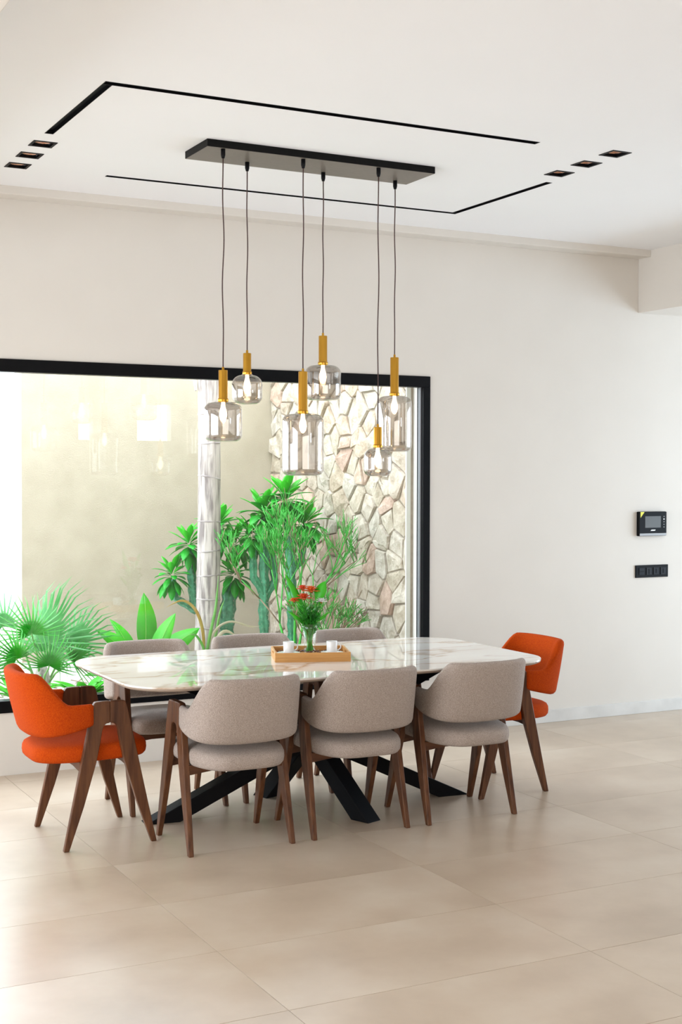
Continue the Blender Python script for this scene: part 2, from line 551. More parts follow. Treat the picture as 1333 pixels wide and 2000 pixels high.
tag(MB().box(XB, RX1, RY0, WY, SOF, HC + 0.16).build('trim_2', MT['wall'], bevel=0.003), 'dropped plaster soffit at the right end of the ceiling', 'soffit', kind='structure')
tag(MB().box(RX0, CX0, RY0, WY, SOF, HC + 0.16).build('trim_3', MT['wall'], bevel=0.003), 'dropped plaster soffit at the left end of the ceiling', 'soffit', kind='structure')
tag(MB().box(WX1 - 0.35, RX1, WY - 0.014, WY, 0, 0.086).build('baseboard_back', MT['skirting'], bevel=0.002), 'pale stone skirting along the foot of the window wall', 'skirting', kind='structure')

# window: black frame, gasket and one large pane
win = empty('window_1', ((WX0 + WX1) / 2, WY, WZ0), 'wide black-framed fixed window onto a planted courtyard', 'window', kind='structure')
fx0, fx1, fz0, fz1 = WX0 - win.location.x, WX1 - win.location.x, 0.0, WZ1 - WZ0
FW, FD0, FD1 = 0.072, -0.012, 0.075
MB().box(fx0, fx1, FD0, FD1, fz1 - FW, fz1).build('frame_rail', MT['black'], win, bevel=0.002)
MB().box(fx0, fx1, FD0, FD1, fz0, fz0 + 0.068).build('frame_rail', MT['black'], win, bevel=0.002)
MB().box(fx1 - 0.052, fx1, FD0, FD1, fz0 + 0.068, fz1 - FW).build('frame_stile', MT['black'], win, bevel=0.002)
MB().box(fx0, fx0 + 0.052, FD0, FD1, fz0 + 0.068, fz1 - FW).build('frame_stile', MT['black'], win, bevel=0.002)
MB().box(fx1 - 0.058, fx1 - 0.052, 0.018, 0.05, fz0 + 0.068, fz1 - FW).build('gasket', MT['gasket'], win)
MB().box(fx0 + 0.053, fx1 - 0.058, 0.028, 0.036, fz0 + 0.069, fz1 - FW - 0.001).build('glass_pane', MT['pane'], win)

# ------------------------------------------------------------------ courtyard
GZ = 0.30
GX, GY = 4.605, 10.16        # stone wall plane, back wall plane
tag(MB().box(-6, 9, WY + WT, 18, GZ - 0.25, GZ).build('planting_bed', MT['soil']), 'pale stony soil of the courtyard planting bed', 'ground', kind='structure')
tag(MB().box(2.545, GX + 0.3, GY, GY + 0.2, GZ, 2.75).build('wall_courtyard_back', MT['plaster']), 'beige rendered courtyard wall behind the palm trunk', 'wall', kind='structure')
tag(MB().box(-6, 9, 13.6, 13.8, GZ, 3.4).build('wall_courtyard_far', MT['whitewall']), 'bright white garden wall beyond the courtyard', 'wall', kind='structure')
sw = MB().box(GX + 0.012, GX + 0.3, WY + WT, GY, GZ, 2.75).build('wall_courtyard_stone', MT['mortar'])
tag(sw, 'courtyard side wall of irregular pale limestone rubble', 'wall', kind='structure')
tag(MB().box(GX - 0.02, GX + 0.012, WY + WT, WY + WT + 0.012, GZ, 2.75).build('trim_4', MT['reveal']), 'narrow pale rendered edge beside the stone wall', 'trim', kind='structure')


def clip(poly, nx_, ny_, c):
    out = []
    for k in range(len(poly)):
        p, q = poly[k], poly[(k + 1) % len(poly)]
        dp, dq = nx_ * p[0] + ny_ * p[1] - c, nx_ * q[0] + ny_ * q[1] - c
        if dp <= 0:
            out.append(p)
        if dp * dq < 0:
            t = dp / (dp - dq)
            out.append((p[0] + t * (q[0] - p[0]), p[1] + t * (q[1] - p[1])))
    return out


rs = random.Random(21)
SY0, SY1, SZ0, SZ1 = WY + WT + 0.012, GY, GZ, 2.75
seeds = []
ncol, nrow = 12, 17
for r_ in range(nrow):
    for c_ in range(ncol):
        seeds.append((SY0 + (c_ + 0.5 + (0.5 if r_ % 2 else 0) - 0.25 + rs.uniform(-.42, .42)) * (SY1 - SY0) / ncol,
                      SZ0 + (r_ + 0.5 + rs.uniform(-.42, .42)) * (SZ1 - SZ0) / nrow))
for k, (a, b_) in enumerate(seeds):
    poly = [(SY0, SZ0), (SY1, SZ0), (SY1, SZ1), (SY0, SZ1)]
    for m_, (c, d) in enumerate(seeds):
        if m_ == k or abs(c - a) > 0.9 or abs(d - b_) > 0.7:
            continue
        ex, ez = c - a, d - b_
        ln = math.hypot(ex, ez)
        ex, ez = ex / ln, ez / ln
        poly = clip(poly, ex, ez, ex * (a + c) / 2 + ez * (b_ + d) / 2 - rs.uniform(0.002, 0.009))
        if len(poly) < 3:
            break
    if len(poly) < 3:
        continue
    cy_, cz_ = sum(p[0] for p in poly) / len(poly), sum(p[1] for p in poly) / len(poly)
    dep = rs.uniform(0.014, 0.032)
    jit = [rs.uniform(-0.010, 0.012) for _ in poly]
    tilt = (rs.uniform(-0.07, 0.07), rs.uniform(-0.07, 0.07))

    def ring(sc, x, jj=0.0):
        return [(-x - jj * jit[i] - (tilt[0] * (p[0] - cy_) + tilt[1] * (p[1] - cz_)) * (1 if x > 0.01 else 0), (p[0] - cy_) * sc, (p[1] - cz_) * sc)
                for i, p in enumerate(poly)]
    mb = MB()
    n_ = len(poly)
    mb.loops([ring(1.0, -0.01), ring(1.0, dep * 0.45, 0.3), ring(0.94, dep * 0.9, 1), ring(0.55, dep * 1.05, 0.7)], True, False)
    base = len(mb.v)
    mb.v.append((-dep * 1.1 - rs.uniform(-.01, .012), rs.uniform(-.02, .02), rs.uniform(-.02, .02)))
    for i in range(n_):
        mb.f.append((base - n_ + i, base - n_ + (i + 1) % n_, base))
    st = fix_normals(mb.build('stone', MT['stone'], sw))
    st.location = (GX + 0.012, cy_, cz_)

# palm trunk
tr = empty('palm_trunk', (3.615, 9.10, GZ), 'pale grey ringed palm trunk rising behind the glass', 'palm')
L = []
rt = random.Random(5)
zz = [0.0]
while zz[-1] < 3.9:
    zz.append(zz[-1] + 0.035)
rings = []
nextr = 0.3
for z in zz:
    rad = 0.082 + 0.016 * math.exp(-z * 2.5) - 0.0015 * z
    if z > nextr:
        rings.append((z, rad))
        nextr += rt.uniform(0.16, 0.34)
    ph = rt.uniform(0, 6)
    cx = 0.012 * math.sin(z * 1.3) + 0.012 * z * 0.3
    L.append([(cx + (rad + 0.0025 * math.sin(5 * a + z * 2) + rt.uniform(-.0012, .0012)) * math.cos(a), (rad + 0.0025 * math.sin(4 * a + z)) * math.sin(a), z)
              for a in [2 * PI * j / 28 for j in range(28)]])
MB().loops(L).build('trunk', MT['bark'], tr, smooth=True)
for z, rad in rings:
    cx = 0.012 * math.sin(z * 1.3) + 0.012 * z * 0.3
    tl = rt.uniform(-0.02, 0.02)
    lp = [[(cx + (rad + dr) * math.cos(a), (rad + dr) * math.sin(a), z + dz + tl * math.cos(a)) for a in [2 * PI * j / 28 for j in range(28)]]
          for dr, dz in ((0.0, -0.007), (0.004, 0.0), (0.0, 0.005))]
    MB().loops(lp, False, False).build('ring_scar', MT['ring'], tr, smooth=True)
mb = MB()
mb.loops([[(0.075, -0.03, 2.02), (0.075, 0.03, 2.02), (0.085, 0.03, 2.02), (0.085, -0.03, 2.02)],
          [(0.08, -0.025, 2.10), (0.08, 0.025, 2.10), (0.10, 0.02, 2.10), (0.10, -0.02, 2.10)],
          [(0.10, -0.008, 2.17), (0.10, 0.008, 2.17), (0.106, 0.008, 2.17), (0.106, -0.008, 2.17)]])
o = mb.build('leaf_stub', MT['bark'], tr)
o.rotation_euler = (0, 0, math.radians(165))


# fan palms -------------------------------------------------------------
def fan_mesh(seed, n=30, R=0.42, spread=math.radians(230), split=0.30, droop=0.10):
    r = random.Random(seed)
    mb = MB()
    vs_ = [(0, 0, 0)]
    fs = []
    hub = []
    m = 2 * n + 1
    for k in range(m):
        a = -spread / 2 + spread * k / (m - 1)
        rr = R * split * (0.85 + 0.15 * math.cos(a * 0.6))
        vs_.append((rr * math.cos(a), rr * math.sin(a), (0.014 if k % 2 else -0.010) + 0.02))
        hub.append(len(vs_) - 1)
    for k in range(m - 1):
        fs.append((0, hub[k], hub[k + 1]))
    for k in range(n):
        i0, i1, i2 = hub[2 * k], hub[2 * k + 1], hub[2 * k + 2]
        a = -spread / 2 + spread * (2 * k + 1) / (m - 1)
        ln = R * (0.80 + 0.2 * math.cos(a * 0.7)) * r.uniform(0.92, 1.06)
        am = a + r.uniform(-.02, .02)
        half = R * 0.010
        mid = ln * 0.8
        b = len(vs_)
        ca, sa = math.cos(am), math.sin(am)
        dz = -droop * r.uniform(0.6, 1.6)
        vs_ += [(mid * ca + half * sa, mid * sa - half * ca, 0.01 + dz * 0.35), (mid * ca, mid * sa, 0.018 + dz * 0.35), (mid * ca - half * sa, mid * sa + half * ca, 0.01 + dz * 0.35),
                (ln * ca, ln * sa, dz)]
        fs += [(i0, b, b + 1, i1), (i1, b + 1, b + 2, i2), (b, b + 3, b + 1), (b + 1, b + 3, b + 2)]
    mb.add(vs_, fs)
    return mb


def rot_from(dirv, face):
    x = Vector(dirv).normalized()
    z = Vector(face)
    z = (z - x * z.dot(x)).normalized()
    y = z.cross(x)
    return Matrix((x, y, z)).transposed().to_4x4()


def fan_palm(name, loc, label, fronds, seed):
    root = empty(name, loc, label, 'palm', 'fan palms in the courtyard bed')
    r = random.Random(seed)
    for k, (hub, dirv, face, R, mat) in enumerate(fronds):
        p = fan_mesh(seed + k, n=r.randint(20, 26), R=R, spread=math.radians(r.uniform(190, 250))).build('frond', MT[mat], root)
        m4 = rot_from(dirv, face)
        m4.translation = Vector(hub)
        p.matrix_local = m4
        h = Vector(hub)
        s = [Vector((0, 0, 0.02)) + Vector((h.x * 0.1, h.y * 0.1, 0)), Vector((h.x * 0.45, h.y * 0.45, h.z * 0.62)), h - Vector(dirv).normalized() * 0.02, h + Vector(dirv).normalized() * 0.03]
        MB().tube(s, [0.009, 0.007, 0.005, 0.003], 6).build('frond_stalk', MT['petiole'], root, smooth=True)
    mb = MB().lathe([(0.05, 0), (0.06, 0.06), (0.045, 0.14), (0.02, 0.18)], 12)
    mb.build('crown_base', MT['bark'], root, smooth=True)
    return root


# ------------------------------------------------------------------ lattice of leaves for other plants
def leaf_mesh(length, width, curl=0.15, n=7, fold=0.25, tipp=0.72, base=0.12):
    # spoon / lance shaped blade lying along +x, midrib at y=0, drooping with curl; two-sided solid, 3 mm
    top, bot = [], []
    for i in range(n + 1):
        t = i / n
        w_ = width / 2 * (math.sin(PI * (t ** tipp)) ** 0.8 if 0 < t < 1 else 0.0)
        w_ = max(w_, base * width / 2 * (1 - t)) + 0.0006
        x = length * t
        z = -curl * length * t * t + 0.02 * length * math.sin(PI * t)
        top.append([(x, -w_, z + fold * w_), (x, 0, z), (x, w_, z + fold * w_)])
    mb = MB()
    vs_ = [p for row in top for p in row]
    nb = len(vs_)
    vs_ += [(p[0], p[1], p[2] - 0.0022) for row in top for p in row]
    fs = []
    for i in range(n):
        for j in range(2):
            a = i * 3 + j
            fs.append((a, a + 3, a + 4, a + 1))
            fs.append((nb + a + 1, nb + a + 4, nb + a + 3, nb + a))
        a = i * 3
        fs.append((a, nb + a, nb + a + 3, a + 3))
        fs.append((a + 2, a + 5, nb + a + 5, nb + a + 2))
    mb.add(vs_, fs)
    return mb


def place(obj_, loc, dirv, face=(0, 0, 1), scale=1.0):
    m4 = rot_from(dirv, face)
    m4 = Matrix.Translation(Vector(loc)) @ m4 @ Matrix.Diagonal((scale, scale, scale, 1))
    obj_.matrix_local = m4
    return obj_


fan_palm('fan_palm', (2.32, 8.75, GZ), 'bright green fan palm with several round spiky fronds nearest the glass', [
    ((-0.09, -0.10, 0.39), (-0.12, 0.0, 1.0), (-0.1, -1, 0.25), 0.27, 'fan'),
    ((0.08, 0.10, 0.30), (0.17, 0.0, 1.0), (-0.93, -0.36, 0.1), 0.46, 'fan2'),
    ((0.24, 0.05, 0.28), (0.55, 0.0, 0.9), (-0.82, -0.55, 0.3), 0.34, 'fan2'),
    ((-0.02, -0.25, 0.20), (0.15, -0.1, 0.9), (-0.1, -1, 0.4), 0.24, 'fan'),
    ((-0.22, -0.22, 0.25), (-0.5, 0.0, 0.8), (0.1, -1, 0.3), 0.24, 'fan'),
    ((-0.22, 0.15, 0.42), (-0.3, 0.1, 0.9), (0.1, -1, 0.3), 0.28, 'fan2'),
    ((0.16, -0.15, 0.20), (0.9, -0.1, 0.45), (-0.1, -0.8, 0.7), 0.22, 'fan'),
    ((0.10, 0.30, 0.22), (0.5, 0.6, 0.6), (0.1, -0.7, 0.7), 0.28, 'fan2'),
], 100)
fan_palm('fan_palm', (1.66, 8.60, GZ), 'bright green fan palm at the left edge against the white glare', [
    ((0.14, -0.05, 0.34), (0.35, 0.0, 1.0), (0.0, -1, 0.3), 0.26, 'fan2'),
    ((0.20, -0.15, 0.20), (0.7, 0.0, 0.6), (0.0, -0.9, 0.5), 0.26, 'fan'),
    ((-0.2, 0.0, 0.30), (-0.6, 0.0, 0.8), (0.0, -1, 0.4), 0.28, 'fan2'),
    ((0.05, 0.25, 0.36), (0.2, 0.4, 0.9), (0.0, -0.9, 0.5), 0.28, 'fan2'),
], 200)

# broad-leaved plant behind the first far chair
bp_ = empty('broad_leaf_plant', (3.03, 8.78, GZ), 'bright green plant with broad pointed paddle leaves beside the palm trunk', 'plant')
blm = leaf_mesh(0.42, 0.15, 0.12, 10, 0.30, 0.85).mesh('leaf', MT['broad'], True)
ribm = MB().tube([(0.0, 0, 0.0), (0.14, 0, 0.011), (0.28, 0, -0.005), (0.40, 0, -0.04)], [0.004, 0.0035, 0.0025, 0.001], 5).mesh('leaf_rib', MT['rib'], True)
for (ox, oy, oz, dx, dy, dz, fx, fy, fz, sc) in [
        (0.02, 0.05, 0.19, 0.06, 0.05, 1.0, 0.1, -1, 0.1, 1.0), (-0.06, 0.0, 0.15, -0.75, -0.1, 0.72, 0.2, -0.9, 0.6, 0.86),
        (0.08, 0.0, 0.15, 0.85, -0.05, 0.62, -0.3, -0.85, 0.6, 0.92), (0.05, -0.05, 0.15, 0.32, -0.12, 0.9, -0.7, -0.6, 0.2, 0.85),
        (-0.06, -0.06, 0.10, -0.9, -0.25, 0.38, 0.1, -0.6, 0.9, 0.8), (0.10, -0.1, 0.06, 0.6, -0.6, 0.4, 0, -0.4, 0.9, 0.8),
        (-0.05, 0.05, 0.15, -0.35, 0.3, 0.9, 0.5, -0.8, 0.2, 0.8), (-0.10, -0.02, 0.05, -1.0, 0.1, 0.2, 0, -0.4, 0.9, 0.75),
        (0.1, 0.08, 0.08, 0.9, 0.4, 0.4, 0, -0.4, 0.9, 0.8), (0.0, -0.1, 0.04, -0.2, -0.9, 0.5, 0, 0.3, 0.9, 0.7)]:
    lf = link('leaf', blm, bp_)
    place(lf, (ox, oy, oz), (dx, dy, dz), (fx, fy, fz), sc)
    link('leaf_rib', ribm, lf)
    MB().tube([(ox * 0.2, oy * 0.2, 0.0), (ox * 0.7, oy * 0.7, oz * 0.6), (ox, oy, oz + 0.01)], [0.010, 0.008, 0.005], 6).build('leaf_stalk', MT['rib'], bp_, smooth=True)

# low leafy plants on the bed at left
lowm = leaf_mesh(0.30, 0.095, 0.22, 8, 0.25, 0.8).mesh('leaf', MT['broad'], True)
for (x, y, label, sd) in [(2.45, 8.22, 'low rosette of light green leaves behind the orange chair at the bed edge', 1),
                          (2.80, 8.30, 'low rosette of light green leaves under the corner of the table beyond the glass', 2),
                          (2.05, 8.20, 'low rosette of light green leaves at the left edge of the bed', 3)]:
    rr = random.Random(sd)
    root = empty('leafy_plant', (x, y, GZ), label, 'plant', 'low leafy plants at the window')
    for k in range(11):
        a = k * 2.4 + rr.uniform(-.3, .3)
        lf = link('leaf', lowm, root)
        el = rr.uniform(0.25, 1.1)
        place(lf, (0.02 * math.cos(a), 0.02 * math.sin(a), 0.03), (math.cos(a), math.sin(a), el), (-math.cos(a) * el, -math.sin(a) * el, 1), rr.uniform(0.6, 1.0))

# euphorbias: ridged spiny stems topped with leaf rosettes
el1 = leaf_mesh(0.165, 0.060, 0.25, 6, 0.15, 1.25).mesh('leaf', MT['euph'], True)
el2 = leaf_mesh(0.15, 0.056, 0.08, 6, 0.15, 1.35).mesh('leaf', MT['euph2'], True)


def cactus_stem(root, pts, r0, name='stem'):
    pts = [Vector(p) for p in pts]
    # resample
    P = []
    for i in range(len(pts) - 1):
        k = max(2, int((pts[i + 1] - pts[i]).length / 0.03))
        P += [pts[i].lerp(pts[i + 1], j / k) for j in range(k)]
    P.append(pts[-1])
    L = []
    nseg = 20
    for i, p in enumerate(P):
        d = (P[min(i + 1, len(P) - 1)] - P[max(i - 1, 0)]).normalized()
        a = d.cross(Vector((0, 1, 0.1))).normalized()
        b = d.cross(a)
        t = i / (len(P) - 1)
        rr = r0 * (0.92 + 0.12 * math.sin(i * 1.9)) * (1 if t < 0.97 else 0.6)
        L.append([p + (a * math.cos(q) + b * math.sin(q)) * rr * (1 + 0.20 * math.cos(5 * q + 0.25 * i)) for q in [2 * PI * j / nseg for j in range(nseg)]])
    s = MB().loops(L).build(name, MT['cactus'], root, smooth=True)
    sp = MB()
    r = random.Random(int(abs(pts[0].x) * 1000) + 3)
    for i in range(1, len(P) - 1):
        d = (P[i + 1] - P[i - 1]).normalized()
        a = d.cross(Vector((0, 1, 0.1))).normalized()
        b = d.cross(a)
        for k in range(5):
            q = (2 * PI * k - 0.25 * i) / 5
            dirn = (a * math.cos(q) + b * math.sin(q))
            p0 = P[i] + dirn * r0 * 1.1
            for s2 in (-1, 1):
                e = p0 + dirn * 0.016 + d * 0.008 * s2 + Vector((r.uniform(-.004, .004), r.uniform(-.004, .004), 0))
                w_ = d.cross(dirn) * 0.0014
                sp.add([p0 + w_, p0 - w_, p0 + d * 0.002, e], [(0, 1, 3), (1, 2, 3), (2, 0, 3)])
    o_ = sp.build('spines', MT['spine'], s)
    o_['kind'] = 'stuff'
    return s


def rosette(root, c, seed, n=26, sc=1.0):
    r = random.Random(seed)
    n = int(n * 1.35)
    for k in range(n):
        a = k * 2.39996 + r.uniform(-.2, .2)
        t = k / n                                   # 0 = young inner, 1 = old hanging
        el = 1.2 - 2.3 * t + r.uniform(-.15, .15)
        me = el2 if t < 0.3 else el1
        d = Vector((math.cos(a) * math.cos(el), math.sin(a) * math.cos(el), math.sin(el)))
        fc = Vector((-math.cos(a) * math.sin(el), -math.sin(a) * math.sin(el), math.cos(el)))
        lf = link('leaf', me, root)
        place(lf, Vector(c) + Vector((0, 0, -0.05 * t)) + d * 0.02, d, fc, sc * r.uniform(0.85, 1.1))


ea = empty('euphorbia', (3.86, 9.32, GZ), 'leafy spined euphorbia standing partly behind the palm trunk', 'plant', 'spiny euphorbias in the courtyard')
cactus_stem(ea, [(0, 0, 0), (0.0, 0, 0.33), (0.03, 0, 0.62)], 0.055)
cactus_stem(ea, [(0, 0.02, 0.30), (-0.10, 0.05, 0.5), (-0.03, 0.1, 0.98)], 0.036, 'branch')
cactus_stem(ea, [(-0.02, -0.02, 0.25), (-0.26, 0.0, 0.45), (-0.30, 0, 0.88)], 0.03, 'branch')
cactus_stem(ea, [(-0.24, 0.0, 0.42), (-0.40, 0, 0.52), (-0.42, 0, 0.66)], 0.026, 'branch')
rosette(ea, (0.05, -0.02, 0.70), 1, 24, 1.0)
rosette(ea, (-0.03, 0.10, 1.05), 2, 28, 1.15)
rosette(ea, (-0.30, 0.0, 0.93), 3, 24, 0.95)
rosette(ea, (-0.43, 0.0, 0.71), 4, 22, 0.9)
rosette(ea, (0.10, 0.05, 0.93), 5, 20, 1.0)

eb = empty('euphorbia', (4.05, 9.03, GZ), 'tall leafy spined euphorbia in front of the stone wall', 'plant', 'spiny euphorbias in the courtyard')
cactus_stem(eb, [(0, 0, 0), (-0.02, 0, 0.40), (-0.02, 0, 0.78), (-0.01, 0, 1.05)], 0.036)
cactus_stem(eb, [(0.17, -0.1, 0), (0.16, -0.1, 0.45), (0.15, -0.08, 0.95), (0.14, -0.05, 1.16)], 0.034)
cactus_stem(eb, [(-0.02, 0.0, 0.52), (0.07, 0.0, 0.64), (0.06, 0.05, 0.95)], 0.028, 'branch')
cactus_stem(eb, [(-0.02, 0.0, 0.55), (-0.10, 0.0, 0.68), (-0.09, 0.03, 0.92)], 0.028, 'branch')
cactus_stem(eb, [(0.15, -0.08, 0.70), (0.26, -0.06, 0.80), (0.28, -0.05, 1.0)], 0.026, 'branch')
rosette(eb, (-0.02, 0, 1.16), 11, 28, 1.15)
rosette(eb, (0.13, -0.05, 1.26), 12, 30, 1.25)
rosette(eb, (0.29, -0.05, 1.08), 13, 26, 1.15)
rosette(eb, (-0.10, 0.03, 1.0), 14, 24, 1.0)
rosette(eb, (0.07, 0.06, 1.05), 15, 24, 1.1)


# pencil bush: thin forking twigs
def pencil_bush(name, loc, label, trunks, seed, depth=5, l0=0.24, mat='twig', green_p=0.85):
    root = empty(name, loc, label, 'shrub', 'pencil-twigged shrubs')
    r = random.Random(seed)
    tw, dry = MB(), MB()

    def grow(p, d, ln, rad, lev):
        if loc[0] + (p + d * ln).x > 4.46:          # twigs turn away from the stone wall
            d = Vector((-abs(d.x) * 0.5 - 0.15, d.y - 0.1, d.z)).normalized()
        e = p + d * ln
        mid = p + d * ln * 0.5 + Vector((r.uniform(-1, 1), r.uniform(-1, 1), r.uniform(-.3, 1))) * ln * 0.05
        tgt = tw if r.random() < green_p else dry
        tgt.tube([p, mid, e], [rad, rad * 0.9, rad * 0.8], 5)
        if lev <= 0:
            return
        for k in range(r.choice((2, 3, 3)) if lev > 1 else r.choice((2, 3))):
            nd = (d + Vector((r.uniform(-1, 1), r.uniform(-.75, .75), r.uniform(-.25, .65))) * 0.62).normalized()
            grow(e, nd, ln * r.uniform(0.66, 0.93), max(rad * 0.76, 0.0025), lev - 1)
    for (d, ln) in trunks:
        d = Vector(d).normalized()
        st = MB().tube([(0, 0, 0), d * ln * 0.5, d * ln], [0.012, 0.010, 0.008], 7).build('trunk', MT['twig'], root, smooth=True)
        for k in range(3):
            nd = (d + Vector((r.uniform(-1, 1), r.uniform(-.6, .6), r.uniform(0, .6))) * 0.5).normalized()
            grow(d * ln, nd, l0 * r.uniform(0.7, 1), 0.0060, depth - 1)
    a = tw.build('twigs', MT['twig'], root, smooth=True)
    a['kind'] = 'stuff'
    if dry.v:
        b = dry.build('dry_twigs', MT['twig_dry'], root, smooth=True)
        b['kind'] = 'stuff'
    return root


pencil_bush('pencil_bush', (4.06, 8.58, GZ), 'tall feathery pencil-twigged shrub directly behind the flower vase', [((0.02, 0, 1), 0.40), ((-0.28, 0, 1), 0.40), ((0.14, -0.1, 1), 0.38)], 31, 5, 0.285)
pencil_bush('pencil_bush', (4.13, 8.30, GZ), 'low tangled pencil-twigged shrub at the foot of the stone wall', [((0.2, -0.2, 1), 0.16), ((-0.3, 0.1, 1), 0.16), ((0.5, 0.2, 1), 0.14)], 32, 5, 0.16, green_p=0.7)

# arching dry strap leaves beside the trunk
dp = empty('strap_leaf_plant', (3.42, 8.70, GZ), 'thin plant with yellowing strap leaves arching in front of the palm trunk', 'plant')


def strap(pts, wid, mat, name='strap_leaf'):
    pts = [Vector(p) for p in pts]
    P = []
    for i in range(len(pts) - 1):
        p0, p1, p2, p3 = pts[max(i - 1, 0)], pts[i], pts[i + 1], pts[min(i + 2, len(pts) - 1)]
        for k in range(6):
            t = k / 6
            P.append(0.5 * (2 * p1 + (p2 - p0) * t + (2 * p0 - 5 * p1 + 4 * p2 - p3) * t * t + (3 * p1 - p0 - 3 * p2 + p3) * t ** 3))
    P.append(pts[-1])
    L = []
    for i, p in enumerate(P):
        t = i / (len(P) - 1)
        w_ = wid * (0.4 + 0.6 * math.sin(PI * min(1, t * 0.9 + 0.15))) * (1 if t < 0.8 else max(0.08, (1 - t) / 0.2))
        d = (P[min(i + 1, len(P) - 1)] - P[max(i - 1, 0)]).normalized()
        s = d.cross(Vector((0.2, 1, 0))).normalized()
        nrm = s.cross(d) * 0.0012
        L.append([p + s * w_ / 2 + nrm, p + s * 0.0 + nrm * 2, p - s * w_ / 2 + nrm, p - s * w_ / 2 - nrm, p - nrm, p + s * w_ / 2 - nrm])
    return MB().loops(L).build(name, MT[mat], dp, smooth=True)


strap([(0, 0, 0), (0.05, 0, 0.28), (0.10, 0, 0.50), (0.12, 0, 0.72)], 0.022, 'petiole')
strap([(0, 0, 0.05), (0.01, 0, 0.30), (-0.04, 0, 0.48), (-0.14, 0, 0.56), (-0.26, 0, 0.52)], 0.022, 'dryleaf')
strap([(0.02, 0, 0.10), (0.08, 0, 0.32), (0.20, 0, 0.40), (0.36, 0, 0.36), (0.44, 0, 0.36)], 0.016, 'paleleaf')
strap([(0.02, -0.05, 0.0), (0.06, -0.05, 0.22), (0.14, -0.05, 0.34), (0.24, -0.06, 0.30)], 0.03, 'paleleaf')
strap([(0.0, -0.05, 0.0), (0.0, -0.05, 0.2), (-0.06, -0.05, 0.32), (-0.12, -0.06, 0.33)], 0.018, 'petiole')
strap([(0.02, 0.05, 0.0), (0.10, 0.05, 0.22), (0.15, 0.05, 0.45), (0.19, 0.06, 0.55)], 0.018, 'petiole')

# fallen twigs lying on the bed
tw = MB()
rr = random.Random(77)
for k in range(130):
    x, y = rr.uniform(1.3, 3.4), rr.uniform(8.02, 8.9)
    a = rr.uniform(0, PI)
    ln = rr.uniform(0.05, 0.18)
    z = GZ + 0.006 + rr.uniform(0, 0.03)
    tw.tube([(x, y, z), (x + ln * math.cos(a), y + ln * math.sin(a), z + rr.uniform(-.004, .02))], 0.003, 5)
tag(tw.build('dry_twigs', MT['twig_dry']), 'litter of dry twigs scattered over the planting bed', 'twigs', kind='stuff')

# ------------------------------------------------------------------ dining table
TZ = 0.768
tb = empty('dining_table', (3.06, 6.255, 0), 'long white marble-topped dining table on crossed black steel legs', 'table')
hx, hy, rc = 1.13, 0.595, 0.24
prof = [(0.0, TZ - 0.008), (0.0, TZ - 0.0015), (-0.0015, TZ)]
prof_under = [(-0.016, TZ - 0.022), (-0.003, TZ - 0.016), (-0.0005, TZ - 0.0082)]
outl = []
for (cx, cy, a0) in ((hx - rc, hy - rc, 0), (-(hx - rc), hy - rc, 90), (-(hx - rc), -(hy - rc), 180), (hx - rc, -(hy - rc), 270)):
    for k in range(13):
        a = math.radians(a0 + 90 * k / 12)
        outl.append((cx, cy, math.cos(a), math.sin(a)))
L = []
for off, z in prof:
    L.append([(cx + (rc + off) * ca, cy + (rc + off) * sa, z) for cx, cy, ca, sa in outl])
MB().loops(L).build('tabletop', MT['marble'], tb)
MB().loops([[(cx + (rc + off) * ca, cy + (rc + off) * sa, z) for cx, cy, ca, sa in outl] for off, z in prof_under]).build('shaded_edge', MT['edge'], tb)  # lower edge layer coloured as the shaded edge face


def beam(a, b, wid, thick, side):
    # rectangular steel beam from floor foot a to underside b, ends cut level
    a, b, side = Vector(a), Vector(b), Vector(side).normalized()
    d = b - a
    hdir = Vector((d.x, d.y, 0)).normalized()
    hl = thick / 2 * d.length / d.z            # level cut length
    lo = [a - hdir * hl - side * wid / 2, a + hdir * hl - side * wid / 2, a + hdir * hl + side * wid / 2, a - hdir * hl + side * wid / 2]
    hi = [p + d for p in lo]
    return fix_normals(MB().loops([lo, hi]).build('leg', MT['black_steel'], tb, bevel=0.003))


UZ = TZ - 0.0225
ctr = (3.06, 6.255)
feet = [((2.27, 6.335), (3.84, 6.175), 0.10, 0.075), ((3.86, 6.19), (2.26, 6.32), 0.10, 0.075), ((3.19, 5.90), (2.93, 6.61), 0.10, 0.08), ((2.96, 6.60), (3.16, 5.91), 0.10, 0.08)]
for k, (ft, tp, wd, th) in enumerate(feet):
    a = (ft[0] - ctr[0], ft[1] - ctr[1], 0)
    b_ = (tp[0] - ctr[0], tp[1] - ctr[1], UZ)
    dv = Vector((tp[0] - ft[0], tp[1] - ft[1], 0)).normalized()
    beam(a, b_, wd - 0.002 * k, th, (-dv.y, dv.x, 0))


# ------------------------------------------------------------------ chairs
def superplan(t, front=0.215, back=-0.325, hw=0.236):
    # closed seat outline, t in 0..1
    a = 2 * PI * t
    c, s = math.cos(a), math.sin(a)
    e = 0.42 if c > 0 else 0.62
    x = (abs(c) ** e) * (front + 0.055 if c > 0 else -back - 0.055) * (1 if c > 0 else -1) - 0.055
    y = (abs(s) ** 0.42) * hw * (1 if s > 0 else -1)
    if x < 0:
        y *= 1 - 0.20 * (x / back) ** 2
    return x, y


